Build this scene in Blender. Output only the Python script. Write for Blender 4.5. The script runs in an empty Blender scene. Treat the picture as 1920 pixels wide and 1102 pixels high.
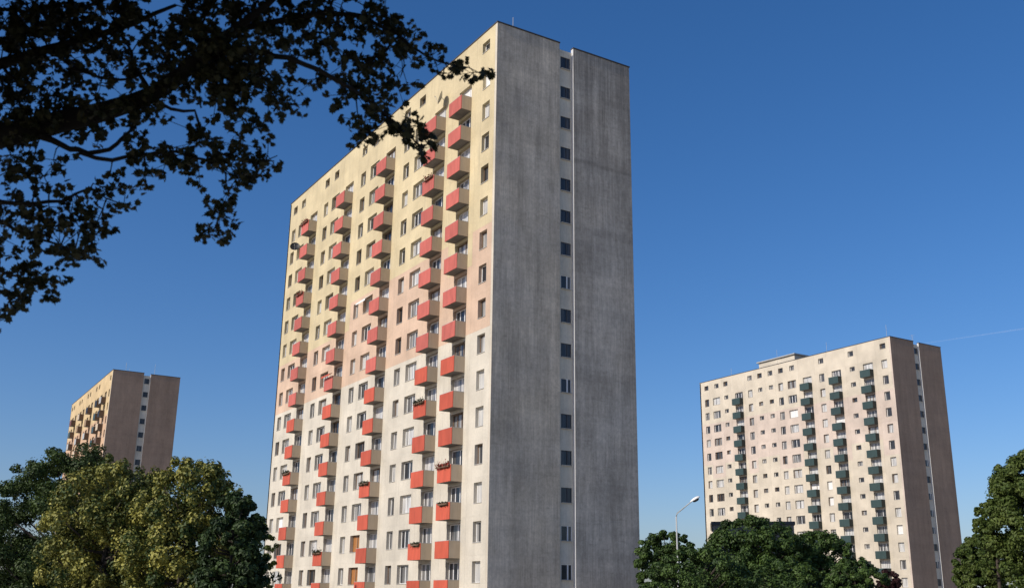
import bpy, math, random
import numpy as np
from mathutils import Vector, Matrix

random.seed(7)
rng = np.random.default_rng(7)
scene = bpy.context.scene
col = scene.collection

# ------------------------------------------------------------------ camera
EYE = 1.6
FPX = 1928.49                      # focal length in photo pixels (photo is 1920 wide)
FW = Vector((0.4999731, 0.81723767, 0.28661733))
RT = Vector((0.85102765, -0.52497569, 0.01234739))
UP = Vector((-0.16055789, -0.23774591, 0.95796558))
camd = bpy.data.cameras.new('camera')
cam = bpy.data.objects.new('camera', camd)
col.objects.link(cam)
camd.sensor_width = 36.0
camd.lens = FPX / 1920 * 36
camd.clip_start = 0.1
camd.clip_end = 30000
camd.dof.use_dof = True
camd.dof.focus_distance = 85
camd.dof.aperture_fstop = 3.2
cam.matrix_world = Matrix(((RT.x, UP.x, -FW.x, 0), (RT.y, UP.y, -FW.y, 0), (RT.z, UP.z, -FW.z, EYE), (0, 0, 0, 1)))
scene.camera = cam

# ------------------------------------------------------------------ light
SUN_EL = math.radians(31)
SUN_PHI = math.radians(-2)         # swing of the sun from the facades' normal
S = Vector((-math.cos(SUN_PHI) * math.cos(SUN_EL), math.sin(SUN_PHI) * math.cos(SUN_EL), math.sin(SUN_EL)))
world = bpy.data.worlds.new('World')
scene.world = world
world.use_nodes = True
wn = world.node_tree
for n in list(wn.nodes):
    wn.nodes.remove(n)
sky = wn.nodes.new('ShaderNodeTexSky')
sky.sky_type = 'NISHITA'
sky.sun_disc = False
sky.sun_elevation = SUN_EL
sky.sun_rotation = math.atan2(S.x, S.y)
sky.altitude = 100
sky.air_density = 1.0
sky.dust_density = 1.3
sky.ozone_density = 5.0
bg = wn.nodes.new('ShaderNodeBackground')
bg.inputs['Strength'].default_value = 0.105
wo = wn.nodes.new('ShaderNodeOutputWorld')
hs = wn.nodes.new('ShaderNodeHueSaturation')
hs.inputs['Saturation'].default_value = 1.22
tint = wn.nodes.new('ShaderNodeVectorMath')      # slightly warmer green balance of the camera
tint.operation = 'MULTIPLY'
tint.inputs[1].default_value = (1.02, .92, .99)
wn.links.new(sky.outputs[0], hs.inputs['Color'])
wn.links.new(hs.outputs[0], tint.inputs[0])
wn.links.new(tint.outputs[0], bg.inputs[0])
wn.links.new(bg.outputs[0], wo.inputs[0])
sund = bpy.data.lights.new('sun', 'SUN')
sund.energy = 3.45
sund.angle = math.radians(0.5)
sund.color = (1.0, 0.93, 0.82)
sun = bpy.data.objects.new('sun', sund)
sun.rotation_euler = S.to_track_quat('Z', 'Y').to_euler()
sun.location = (-60, 40, 80)
col.objects.link(sun)
vs = scene.view_settings
vs.view_transform = 'Standard'
vs.look = 'None'
vs.gamma = 1
vs.exposure = 0.25
vs.use_curve_mapping = False


def at(x, y, D):                    # photo pixel + depth -> point
    d = FW + RT * ((x - 960) / FPX) - UP * ((y - 551) / FPX)
    return Vector((0, 0, EYE)) + d * D


def on_y(x, y, Y):
    d = FW + RT * ((x - 960) / FPX) - UP * ((y - 551) / FPX)
    return Vector((0, 0, EYE)) + d * (Y / d.y)


def px(P):
    d = Vector(P) - Vector((0, 0, EYE))
    w = d.dot(FW)
    return 960 + FPX * d.dot(RT) / w, 551 - FPX * d.dot(UP) / w, w


# ------------------------------------------------------------------ mesh helpers
class MB:
    def __init__(self):
        self.v, self.f, self.m = [], [], []

    def box(self, x0, x1, y0, y1, z0, z1, m=0, skip=''):
        b = len(self.v)
        self.v += [(x0, y0, z0), (x1, y0, z0), (x1, y1, z0), (x0, y1, z0), (x0, y0, z1), (x1, y0, z1), (x1, y1, z1), (x0, y1, z1)]
        for k, q in (('b', (0, 3, 2, 1)), ('t', (4, 5, 6, 7)), ('s', (0, 1, 5, 4)), ('e', (1, 2, 6, 5)), ('n', (2, 3, 7, 6)), ('w', (3, 0, 4, 7))):
            if k not in skip:
                self.f.append(tuple(b + i for i in q))
                self.m.append(m[k] if isinstance(m, dict) and k in m else (m if not isinstance(m, dict) else m.get('*', 0)))
        return self

    def quad(self, a, b, c, d, m=0):
        i = len(self.v)
        self.v += [a, b, c, d]
        self.f.append((i, i + 1, i + 2, i + 3))
        self.m.append(m)

    def tube(self, pts, rad, n=6, m=0):
        pts = [Vector(p) for p in pts]
        b = len(self.v)
        for i, p in enumerate(pts):
            t = (pts[min(i + 1, len(pts) - 1)] - pts[max(i - 1, 0)]).normalized()
            a = t.orthogonal().normalized() if abs(t.z) > .9 else t.cross(Vector((0, 0, 1))).normalized()
            c = t.cross(a)
            r = rad[i] if isinstance(rad, (list, tuple)) else rad
            for k in range(n):
                w = 2 * math.pi * k / n
                self.v.append(tuple(p + (a * math.cos(w) + c * math.sin(w)) * r))
        for i in range(len(pts) - 1):
            for k in range(n):
                self.f.append((b + i * n + k, b + i * n + (k + 1) % n, b + (i + 1) * n + (k + 1) % n, b + (i + 1) * n + k))
                self.m.append(m)
        self.f.append(tuple(b + k for k in range(n))[::-1]); self.m.append(m)
        e = b + (len(pts) - 1) * n
        self.f.append(tuple(e + k for k in range(n))); self.m.append(m)
        return self

    def mesh(self, name, mats, smooth=False):
        me = bpy.data.meshes.new(name)
        me.from_pydata([tuple(p) for p in self.v], [], self.f)
        for m in mats:
            me.materials.append(m)
        if any(self.m):
            me.polygons.foreach_set('material_index', self.m)
        if smooth:
            me.polygons.foreach_set('use_smooth', [True] * len(me.polygons))
        me.update()
        return me


def inst(name, me, parent=None, loc=(0, 0, 0), mat=None):
    o = bpy.data.objects.new(name, me)
    col.objects.link(o)
    o.location = loc
    if parent:
        o.parent = parent
    if mat:
        o.material_slots[0].link = 'OBJECT'
        o.material_slots[0].material = mat
    return o


def tag(o, label, cat, group=None):
    o['label'] = label
    o['category'] = cat
    if group:
        o['group'] = group
    return o


def thing(name, loc, label, cat, group=None):
    o = bpy.data.objects.new(name, None)
    o.empty_display_size = 0.3
    col.objects.link(o)
    o.location = loc
    return tag(o, label, cat, group)


# ------------------------------------------------------------------ materials
def nodes(name):
    m = bpy.data.materials.new(name)
    m.use_nodes = True
    nt = m.node_tree
    return m, nt, nt.nodes['Principled BSDF']


def L(nt, a, b):
    nt.links.new(a, b)


def noise(nt, vec, scale, detail=4, rough=.55):
    n = nt.nodes.new('ShaderNodeTexNoise')
    n.inputs['Scale'].default_value = scale
    n.inputs['Detail'].default_value = detail
    n.inputs['Roughness'].default_value = rough
    if vec is not None:
        L(nt, vec, n.inputs['Vector'])
    return n.outputs['Fac']


def ramp(nt, fac, a, b, va, vb):
    r = nt.nodes.new('ShaderNodeMapRange')
    r.inputs['From Min'].default_value = a
    r.inputs['From Max'].default_value = b
    r.inputs['To Min'].default_value = va
    r.inputs['To Max'].default_value = vb
    L(nt, fac, r.inputs['Value'])
    return r.outputs[0]


def math_(nt, op, a, b):
    n = nt.nodes.new('ShaderNodeMath')
    n.operation = op
    for i, q in enumerate((a, b)):
        if isinstance(q, (int, float)):
            n.inputs[i].default_value = q
        else:
            L(nt, q, n.inputs[i])
    return n.outputs[0]


def mapped(nt, vec, s):
    mp = nt.nodes.new('ShaderNodeMapping')
    mp.inputs['Scale'].default_value = s
    L(nt, vec, mp.inputs['Vector'])
    return mp.outputs[0]


def scaled(nt, rgb, fac):
    n = nt.nodes.new('ShaderNodeVectorMath')
    n.operation = 'SCALE'
    if isinstance(rgb, tuple):
        n.inputs[0].default_value = rgb
    else:
        L(nt, rgb, n.inputs[0])
    L(nt, fac, n.inputs['Scale'])
    return n.outputs[0]


def mixc(nt, fac, a, b):
    n = nt.nodes.new('ShaderNodeMix')
    n.data_type = 'RGBA'
    if isinstance(fac, (int, float)):
        n.inputs[0].default_value = fac
    else:
        L(nt, fac, n.inputs[0])
    for i, q in ((6, a), (7, b)):
        if isinstance(q, tuple):
            n.inputs[i].default_value = q + (1,)
        else:
            L(nt, q, n.inputs[i])
    return n.outputs[2]


def bump(nt, bs, h, strength=.3, dist=.02):
    b = nt.nodes.new('ShaderNodeBump')
    b.inputs['Strength'].default_value = strength
    b.inputs['Distance'].default_value = dist
    L(nt, h, b.inputs['Height'])
    L(nt, b.outputs[0], bs.inputs['Normal'])


def plaster(name, rgb, streak=.3, blotch=.2, dirt=(.30, .27, .22)):
    m, nt, bs = nodes(name)
    g = nt.nodes.new('ShaderNodeNewGeometry').outputs['Position']
    oi = nt.nodes.new('ShaderNodeObjectInfo').outputs['Random']
    s1 = noise(nt, mapped(nt, g, (1, 1.1, .07)), 2.2, 5)
    s2 = noise(nt, mapped(nt, g, (1, 3.5, .25)), 2.5, 4)
    b1 = noise(nt, g, .35, 5)
    gr = noise(nt, g, 9, 5, .7)
    f = math_(nt, 'MULTIPLY', ramp(nt, b1, .3, .7, 1 - blotch, 1 + blotch * .4), ramp(nt, oi, 0, 1, .955, 1.03))
    f = math_(nt, 'MULTIPLY', f, ramp(nt, gr, .25, .75, .88, 1.08))
    c = scaled(nt, rgb, f)
    d = math_(nt, 'MULTIPLY', ramp(nt, s1, .52, .78, 0, 1), ramp(nt, s2, .35, .7, .2, 1))
    c = mixc(nt, math_(nt, 'MULTIPLY', d, streak * 3), c, tuple(a * .45 + b * .4 for a, b in zip(rgb, dirt)))
    L(nt, c, bs.inputs['Base Color'])
    bs.inputs['Roughness'].default_value = .9
    bs.inputs['Specular IOR Level'].default_value = .2
    bump(nt, bs, gr, .25, .015)
    return m


def concrete(name, rgb, warm, contrast=1.0, soot=0.0):
    m, nt, bs = nodes(name)
    g = nt.nodes.new('ShaderNodeNewGeometry').outputs['Position']
    fine = noise(nt, mapped(nt, g, (6, 6, .22)), 1.6, 6, .7)
    wide = noise(nt, mapped(nt, g, (1, 1, .05)), 1.1, 4)
    blot = noise(nt, g, .22, 6, .6)
    hor = noise(nt, mapped(nt, g, (.12, .12, 1.2)), 1.0, 4)
    gr = noise(nt, g, 3.2, 9, .85)
    c = mixc(nt, ramp(nt, blot, .35, .65, 0, 1), rgb, warm)
    oi = nt.nodes.new('ShaderNodeObjectInfo').outputs['Random']
    blot2 = noise(nt, mapped(nt, g, (1, 1, .45)), .55, 7, .68)
    scr = noise(nt, mapped(nt, g, (.5, .5, 2.2)), 1.4, 6, .7)
    f = ramp(nt, fine, .3, .72, 1 + .13 * contrast, 1 - .20 * contrast)
    f = math_(nt, 'MULTIPLY', f, ramp(nt, wide, .3, .7, 1 + .13 * contrast, 1 - .18 * contrast))
    f = math_(nt, 'MULTIPLY', f, ramp(nt, hor, .3, .7, 1 + .07 * contrast, 1 - .08 * contrast))
    f = math_(nt, 'MULTIPLY', f, ramp(nt, blot2, .3, .7, 1 - .24 * contrast, 1 + .22 * contrast))
    f = math_(nt, 'MULTIPLY', f, ramp(nt, scr, .58, .75, 1, 1 - .22 * contrast))
    f = math_(nt, 'MULTIPLY', f, ramp(nt, gr, .25, .75, 1 - .30 * contrast, 1 + .26 * contrast))
    f = math_(nt, 'MULTIPLY', f, ramp(nt, oi, 0, 1, 1 - .035 * contrast, 1 + .035 * contrast))
    if soot:                                  # rain-washed soot runs from the coping, and one stained course
        sx = nt.nodes.new('ShaderNodeSeparateXYZ')
        L(nt, g, sx.inputs[0])
        run = noise(nt, mapped(nt, g, (2.2, 2.2, .05)), 1.3, 6, .7)
        k = math_(nt, 'MULTIPLY', ramp(nt, run, .38, .68, 0, 1), ramp(nt, sx.outputs[2], 30, 47, 0, 1))
        f = math_(nt, 'MULTIPLY', f, ramp(nt, k, 0, 1, 1, 1 - soot))
        off = math_(nt, 'ABSOLUTE', math_(nt, 'ADD', math_(nt, 'ADD', sx.outputs[2], ramp(nt, blot, 0, 1, -.5, .5)), -36.6), 0)
        k2 = math_(nt, 'MULTIPLY', ramp(nt, off, .05, .3, 1, 0), ramp(nt, blot2, .35, .6, .2, 1))
        f = math_(nt, 'MULTIPLY', f, ramp(nt, k2, 0, 1, 1, .72 if soot > .4 else 1.0))
    L(nt, scaled(nt, c, f), bs.inputs['Base Color'])
    bs.inputs['Roughness'].default_value = .92
    bs.inputs['Specular IOR Level'].default_value = .2
    bump(nt, bs, gr, .4, .02)
    return m


def paint(name, rgb, rough=.6, var=.08, spec=.3):
    m, nt, bs = nodes(name)
    g = nt.nodes.new('ShaderNodeNewGeometry').outputs['Position']
    oi = nt.nodes.new('ShaderNodeObjectInfo').outputs['Random']
    n1 = noise(nt, mapped(nt, g, (1.5, 1.5, .5)), 1.3, 5)
    f = math_(nt, 'MULTIPLY', ramp(nt, n1, .3, .7, 1 - var, 1 + var * .6), ramp(nt, oi, 0, 1, 1 - var * .8, 1 + var * .8))
    st = noise(nt, mapped(nt, g, (9, 9, .8)), 1.0, 4)
    f = math_(nt, 'MULTIPLY', f, ramp(nt, st, .55, .8, 1, 1 - var * 2))
    L(nt, scaled(nt, rgb, f), bs.inputs['Base Color'])
    bs.inputs['Roughness'].default_value = rough
    bs.inputs['Specular IOR Level'].default_value = spec
    return m


def pane_mat(name, a, b, fac_scale=5.0, lo=.4, hi=.6, rough=.08):
    # a window seen from the street: curtain cloth (b) and dark room (a) behind a clear front
    m, nt, bs = nodes(name)
    tc = nt.nodes.new('ShaderNodeTexCoord').outputs['Object']
    oi = nt.nodes.new('ShaderNodeObjectInfo').outputs['Random']
    ad = nt.nodes.new('ShaderNodeVectorMath')
    ad.operation = 'ADD'
    L(nt, tc, ad.inputs[0])
    cmb = nt.nodes.new('ShaderNodeCombineXYZ')
    L(nt, math_(nt, 'MULTIPLY', oi, 97.0), cmb.inputs[1])
    L(nt, cmb.outputs[0], ad.inputs[1])
    w = noise(nt, mapped(nt, ad.outputs[0], (0, 1, .06)), fac_scale * .35, 2)
    fold = noise(nt, mapped(nt, ad.outputs[0], (0, 5, .1)), fac_scale, 3)
    c = mixc(nt, ramp(nt, w, lo, hi, 0, 1), a, b)
    L(nt, scaled(nt, c, ramp(nt, fold, .3, .7, .65, 1.1)), bs.inputs['Base Color'])
    bs.inputs['Roughness'].default_value = .5
    bs.inputs['Coat Weight'].default_value = .7
    bs.inputs['Coat Roughness'].default_value = rough
    return m


def leaf_mat(name, dark, light, trans=.3, rough=.55):
    m, nt, bs = nodes(name)
    at_ = nt.nodes.new('ShaderNodeAttribute')
    at_.attribute_name = 'tint'
    c = mixc(nt, at_.outputs['Fac'], dark, light)
    L(nt, c, bs.inputs['Base Color'])
    bs.inputs['Roughness'].default_value = rough
    bs.inputs['Specular IOR Level'].default_value = .25
    tr = nt.nodes.new('ShaderNodeBsdfTranslucent')
    L(nt, c, tr.inputs['Color'])
    mx = nt.nodes.new('ShaderNodeMixShader')
    mx.inputs[0].default_value = trans
    L(nt, bs.outputs[0], mx.inputs[1])
    L(nt, tr.outputs[0], mx.inputs[2])
    L(nt, mx.outputs[0], nt.nodes['Material Output'].inputs['Surface'])
    return m


M = {}
M['yellow'] = plaster('yellow_plaster', (.59, .495, .31))
M['pink'] = plaster('pink_plaster', (.59, .43, .315))
M['cream'] = plaster('cream_plaster', (.60, .55, .455))
M['edge'] = plaster('pale_edge_plaster', (.60, .54, .44), .1)
M['cream_b'] = plaster('ivory_plaster', (.60, .53, .42), .08)
M['rose_b'] = plaster('pale_rose_plaster', (.59, .49, .41), .08)
M['ochre_c'] = plaster('ochre_plaster', (.58, .44, .25), .1)
M['apricot_c'] = plaster('apricot_plaster', (.56, .38, .25), .1)
M['concrete'] = concrete('grey_concrete', (.57, .495, .40), (.605, .51, .39), 1.05, .2)
M['concrete_dark'] = concrete('dark_grey_concrete', (.485, .43, .36), (.51, .44, .355), 1.2, .5)
M['concrete_brown'] = concrete('brown_grey_concrete', (.35, .245, .175), (.38, .26, .18), .6)
M['strip'] = concrete('pale_concrete', (.62, .57, .475), (.64, .57, .455), .5)
M['white'] = paint('white_paint', (.74, .73, .70), .5, .06)
M['gable_edge'] = paint('white_gable_edge', (.60, .595, .58), .6, .03)
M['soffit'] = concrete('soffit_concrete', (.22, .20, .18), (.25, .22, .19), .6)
M['red'] = paint('faded_red_panel', (.475, .12, .09), .6, .15)
M['red_low'] = paint('red_panel', (.485, .092, .05), .6, .15)
M['beige'] = paint('beige_panel', (.52, .42, .30), .6, .08)
M['green_shaded'] = paint('shaded_green_side_panel', (.018, .030, .030), .5, .12)  # balcony green darkened so the side panels carry their shade in the colour
M['green'] = paint('dark_green_panel', (.036, .062, .059), .45, .12)
M['maroon'] = paint('maroon_panel', (.16, .05, .04), .5, .12)
M['grey_p'] = paint('grey_panel', (.42, .42, .40), .5, .1)
M['frame_w'] = paint('white_window_frame', (.74, .73, .71), .4, .05, .4)
M['frame_b'] = paint('brown_window_frame', (.16, .10, .06), .5, .1)
M['frame_d'] = paint('dark_grey_window_frame', (.07, .07, .075), .5, .1)
M['sill'] = paint('sill_metal', (.50, .48, .44), .5, .1)
M['coping'] = paint('dark_coping', (.06, .055, .055), .6, .1)
M['roof'] = paint('roof_felt', (.09, .09, .09), .9, .1)
M['metal'] = paint('galvanised_metal', (.40, .40, .38), .4, .1, .5)
M['black'] = paint('black_metal', (.02, .02, .022), .5, .1)
M['ochre_p'] = paint('ochre_panel', (.30, .20, .11), .55, .12)
M['umber_p'] = paint('umber_panel', (.13, .085, .055), .55, .12)
M['blind'] = paint('white_blind', (.72, .71, .68), .6, .06)
M['orange_c'] = pane_mat('orange_curtain_pane', (.35, .13, .03), (.5, .22, .06), 5, .3, .7)
M['dark_gl'] = pane_mat('dark_pane', (.012, .013, .015), (.10, .095, .09), 5, .5, .68)
M['grey_gl'] = pane_mat('grey_curtain_pane', (.03, .03, .032), (.34, .33, .31), 5, .42, .6)
M['lace_gl'] = pane_mat('white_curtain_pane', (.12, .115, .11), (.60, .59, .56), 5, .33, .55)
PANES = ['dark_gl'] * 4 + ['grey_gl'] * 5 + ['lace_gl'] * 6
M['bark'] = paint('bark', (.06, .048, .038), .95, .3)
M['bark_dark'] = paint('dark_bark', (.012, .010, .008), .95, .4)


# ------------------------------------------------------------------ ground
def ground_z(x, y):
    r = math.hypot(x, y)
    t = min(max((r - 9) / 24, 0), 1)
    return -1.9 * t * t * (3 - 2 * t)


m, nt, bs = nodes('dry_ground')
g = nt.nodes.new('ShaderNodeNewGeometry').outputs['Position']
c = mixc(nt, ramp(nt, noise(nt, g, .15, 6), .35, .65, 0, 1), (.33, .31, .25), (.40, .37, .30))
L(nt, scaled(nt, c, ramp(nt, noise(nt, g, 6, 6), .3, .7, .7, 1.2)), bs.inputs['Base Color'])
bs.inputs['Roughness'].default_value = 1
bump(nt, bs, noise(nt, g, 12, 5), .6, .05)
mb = MB()
rings = [0, 3, 6, 9, 12, 15, 18, 21, 24, 27, 30, 33, 40, 60, 100, 200, 400, 1000, 3000, 9000]
NS = 48
for r in rings:
    for k in range(NS):
        a = 2 * math.pi * k / NS
        x, y = r * math.cos(a), r * math.sin(a)
        mb.v.append((x, y, ground_z(x, y)))
for i in range(len(rings) - 1):
    for k in range(NS):
        mb.f.append((i * NS + k, (i + 1) * NS + k, (i + 1) * NS + (k + 1) % NS, i * NS + (k + 1) % NS)); mb.m.append(0)
go = inst('ground', mb.mesh('ground', [m], True))
go['kind'] = 'structure'

# ------------------------------------------------------------------ towers
FH = 2.775
GZ = -1.9
DEPTH, LENGTH = 13.5, 48.35
PT = .42                            # facade panel thickness


def panel_mesh(u0, u1, z0, z1, holes):
    mb = MB()
    ys = sorted({u0, u1, *[h[0] for h in holes], *[h[1] for h in holes]})
    zs = sorted({z0, z1, *[h[2] for h in holes], *[h[3] for h in holes]})
    inh = lambda y, z: any(h[0] < y < h[1] and h[2] < z < h[3] for h in holes)
    for a, b in zip(ys, ys[1:]):
        for c, d in zip(zs, zs[1:]):
            if not inh((a + b) / 2, (c + d) / 2):
                mb.quad((0, b, c), (0, a, c), (0, a, d), (0, b, d))
    def rim(a, b, c, d, s):
        q = [((0, a, c), (0, b, c), (PT, b, c), (PT, a, c)), ((0, b, c), (0, b, d), (PT, b, d), (PT, b, c)),
             ((0, b, d), (0, a, d), (PT, a, d), (PT, b, d)), ((0, a, d), (0, a, c), (PT, a, c), (PT, a, d))]
        for k in q:
            mb.quad(*(k if s else k[::-1]))
    rim(u0, u1, z0, z1, True)
    for h in holes:
        rim(*h, False)
    return mb.mesh('facade_panel', [M['cream']])


_cache = {}


def window_meshes(w, h, n, kind):
    key = (round(w, 3), round(h, 3), n, kind)
    if key in _cache:
        return _cache[key]
    fw = .05 if kind == 'stair' else .085
    X0, X1 = (.13, .20) if kind in ('stair', 'low') else (.29, .36)
    fr = MB()
    # outer frame, butted end to end
    fr.box(X0, X1, -w / 2, w / 2, -h / 2, -h / 2 + fw)
    fr.box(X0, X1, -w / 2, w / 2, h / 2 - fw, h / 2)
    fr.box(X0, X1, -w / 2, -w / 2 + fw, -h / 2 + fw, h / 2 - fw)
    fr.box(X0, X1, w / 2 - fw, w / 2, -h / 2 + fw, h / 2 - fw)
    cuts = {1: [], 2: [0.0], 3: [-w / 6, w / 6], 4: [-w * .12]}[n]
    for c in cuts:
        fr.box(X0 - .01, X1, c - .055, c + .055, -h / 2 + fw, h / 2 - fw)
    if kind == 'door':                       # solid lower part of window beside the door
        fr.box(X0 + .004, X1 - .004, cuts[0] + .055, w / 2 - fw, -h / 2 + fw, -h / 2 + .8)
    pn = MB().box(X0 + .03, X0 + .045, -w / 2 + fw - .01, w / 2 - fw + .01, -h / 2 + fw - .01, h / 2 - fw + .01)
    si = MB().box(-.05, X0, -w / 2 + .004, w / 2 - .004, -h / 2 + .003, -h / 2 + .035)
    r = (fr.mesh('window', [M['frame_w']]), pn.mesh('pane', [M['dark_gl']]), si.mesh('sill', [M['sill']]))
    _cache[key] = r
    return r


def add_window(root, name, u, z, w, h, n, kind, rnd, pane=None, frame=None, sill=True):
    fr, pn, si = window_meshes(w, h, n, kind)
    o = inst(name, fr, root, (0, u, z), M[frame or ('frame_w' if rnd.random() < .85 else 'frame_b')])
    inst('pane', pn, o, (0, 0, 0), M[pane or rnd.choice(PANES)])
    if sill:
        inst('sill', si, o)
    return o


def balcony_meshes(w, d):
    key = ('balc', w, d)
    if key not in _cache:
        hgt = 1.24
        sl = MB().box(-d + .05, 0, -w / 2 + .04, w / 2 - .04, .02, .15)
        z = hgt + .012
        hr = MB().tube([(0, -w / 2 + .02, z), (-d + .02, -w / 2 + .02, z), (-d + .02, w / 2 - .02, z), (0, w / 2 - .02, z)], .022, 5)
        fp = MB().box(-d, -d + .045, -w / 2, w / 2, 0, hgt)
        sp = MB().box(-d + .047, -.003, -.02, .02, .0, hgt - .015)
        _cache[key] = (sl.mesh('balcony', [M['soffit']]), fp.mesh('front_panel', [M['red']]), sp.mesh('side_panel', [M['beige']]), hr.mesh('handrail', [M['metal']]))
    return _cache[key]


def add_balcony(root, u0, u1, z, d, front, side):
    w = round(u1 - u0, 3)
    sl, fp, sp, hr = balcony_meshes(w, d)
    b = inst('balcony', sl, root, (0, (u0 + u1) / 2, z))
    inst('front_panel', fp, b, (0, 0, 0), M[front])
    inst('handrail', hr, b)
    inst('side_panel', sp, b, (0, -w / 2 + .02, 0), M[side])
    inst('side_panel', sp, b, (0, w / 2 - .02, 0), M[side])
    return b


TYPES = {'n': (1.18, 1.5, 1, 0.0), 'w': (2.1, 1.5, 2, 0.0), 's': (1.1, .8, 1, .35)}


def tower(name, loc, dz, label, bays, openings, attic, colour_of, edge, endm, endm2, strip, front_of, side, seed, rows=16, frame_bias=.85, panes=None, penthouse=None, special=None):
    special = special or {}
    panes = panes or PANES
    rnd = random.Random(seed)
    root = thing(name, (loc[0], loc[1], 0), label, 'apartment block', 'tower blocks of flats')
    ZC0 = 42.47 + dz
    TOP = 46.98 + dz
    D0, D1 = -1.64, 1.135
    doors = [o for o in openings if o[2] == 'b']
    wins = [o for o in openings if o[2] != 'b']
    z_att0 = ZC0 + D1
    bottom = ZC0 - FH * (rows - 1) + D0
    # body behind the panels
    body = MB()
    body.box(PT, DEPTH - .01, .30, LENGTH - .30, GZ - .3, TOP - .45)
    inst('wall', body.mesh('wall', [M['edge']]), root)
    J, JZ = .006, .0015
    hole_of = {}
    for u0, u1, t in openings:
        if t == 'b':
            hole_of[(u0, u1)] = (u0, u1, -1.58, .76)
        else:
            w, h, n, off = TYPES[t]
            hole_of[(u0, u1)] = (u0, u1, off - h / 2, off + h / 2)
    for bi, (b0, b1) in enumerate(zip(bays, bays[1:])):
        hs = [hole_of[k] for k in hole_of if b0 < k[0] < b1]
        me = panel_mesh(b0 + J, b1 - J, D0 + JZ, D1 - JZ, hs)
        for r in range(rows):
            inst('facade_panel', me, root, (0, 0, ZC0 - FH * r), M[colour_of(bi, r)])
        ah = [(u - .6, u + .6, 45.12 - 42.47, 46.08 - 42.47) for u in attic if b0 < u < b1]
        me = panel_mesh(b0 + J, b1 - J, D1 + JZ, TOP - ZC0 - .003, ah)
        inst('facade_panel', me, root, (0, 0, ZC0), M[colour_of(bi, -1)])
    for u in attic:
        add_window(root, 'window', u, 45.60 + dz, 1.2, .96, 1, 'attic', rnd, rnd.choice(['dark_gl', 'dark_gl', 'grey_gl']), rnd.choice(['frame_b', 'frame_w']))
    pl = MB().box(.02, PT, .3, LENGTH - .3, GZ - .3, bottom - .004)
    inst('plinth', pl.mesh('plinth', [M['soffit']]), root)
    for r in range(rows):
        zc = ZC0 - FH * r
        for u0, u1, t in wins:
            w, h, n, off = TYPES[t]
            n2 = n
            if t == 'w' and rnd.random() < .4:
                n2 = 3
            add_window(root, 'window', (u0 + u1) / 2, zc + off, u1 - u0, h, n2, t, rnd, special.get((t, round(u0, 2), r)) or rnd.choice(['dark_gl', 'dark_gl', 'grey_gl'] if t == 's' else panes), None if rnd.random() < frame_bias else 'frame_b')
        for k, (u0, u1, t) in enumerate(doors):
            add_window(root, 'balcony_door', (u0 + u1) / 2, zc - .41, u1 - u0, 2.34, 3 if rnd.random() < .6 else 4, 'door', rnd, special.get(('b', k, r)) or rnd.choice(panes), None, False)
            if r < rows - 1 or True:
                add_balcony(root, u0 - .03, u0 - .03 + 2.18, zc - 1.78, .97, front_of(k, r, rnd), side)
    # gable: two slabs with the recessed strip of landing windows between
    cuts = [GZ - .3] + [ZC0 - FH * r + D0 for r in range(rows - 2, -1, -1)] + [ZC0 + D1, TOP]
    for z0, z1 in zip(cuts, cuts[1:]):
        e = MB().box(.0, 6.12, 0, .30, z0 + .0015, z1 - .0015, {'w': 1, '*': 0})
        inst('gable_panel', e.mesh('gable_panel', [endm, edge]), root)
        zt = z1 - .10 if z1 == TOP else z1
        e = MB().box(7.5, DEPTH, -.03, .30, z0 + .0015, zt - .0015, {'w': 1, '*': 0})
        inst('gable_panel', e.mesh('gable_panel', [endm2, M['gable_edge']]), root)
    # strip wall with holes
    sw, sh = .98, 1.14
    su = 6.85
    for r in range(-1, rows):
        zc = ZC0 - FH * r
        z0, z1 = zc + D0, zc + D1
        if r == -1:
            z1 = TOP - .42
        mb = MB()
        zw = zc + .12
        x0, x1 = su - sw / 2, su + sw / 2
        Y = .22
        for (a, b, c, d) in ((6.125, x0, z0, z1), (x1, 7.495, z0, z1), (x0, x1, z0, zw - sh / 2), (x0, x1, zw + sh / 2, z1)):
            mb.quad((a, Y, c), (b, Y, c), (b, Y, d), (a, Y, d))
        for q in (((x0, Y, zw - sh / 2), (x0, .45, zw - sh / 2), (x0, .45, zw + sh / 2), (x0, Y, zw + sh / 2)),
                  ((x1, .45, zw - sh / 2), (x1, Y, zw - sh / 2), (x1, Y, zw + sh / 2), (x1, .45, zw + sh / 2)),
                  ((x0, Y, zw - sh / 2), (x1, Y, zw - sh / 2), (x1, .45, zw - sh / 2), (x0, .45, zw - sh / 2)),
                  ((x0, .45, zw + sh / 2), (x1, .45, zw + sh / 2), (x1, Y, zw + sh / 2), (x0, Y, zw + sh / 2))):
            mb.quad(*q)
        inst('landing_wall', mb.mesh('landing_wall', [strip]), root)
        fr, pn, si = window_meshes(sw, sh, 4, 'stair')
        o = inst('landing_window', fr, root, (su, .13, zw), M['frame_w'] if r > 5 and rnd.random() < .75 else M['frame_d'])
        o.rotation_euler.z = math.pi / 2
        inst('pane', pn, o, (0, 0, 0), M['dark_gl'])
        inst('sill', si, o)
    # copings and roof
    cp = MB()
    cp.box(-.05, .36, .32, LENGTH + .05, TOP, TOP + .10)
    cp.box(-.05, 6.16, -.06, .32, TOP, TOP + .10)
    cp.box(7.47, DEPTH + .05, -.09, .32, TOP - .10, TOP)
    cp.box(DEPTH - .35, DEPTH + .05, .32, LENGTH + .05, TOP - .10, TOP)
    cp.box(.36, DEPTH - .35, LENGTH - .35, LENGTH + .05, TOP - .10, TOP)
    inst('coping', cp.mesh('coping', [M['coping']]), root)
    bk = MB().box(DEPTH - .3, DEPTH, .30, LENGTH, GZ - .3, TOP - .10)
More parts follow.
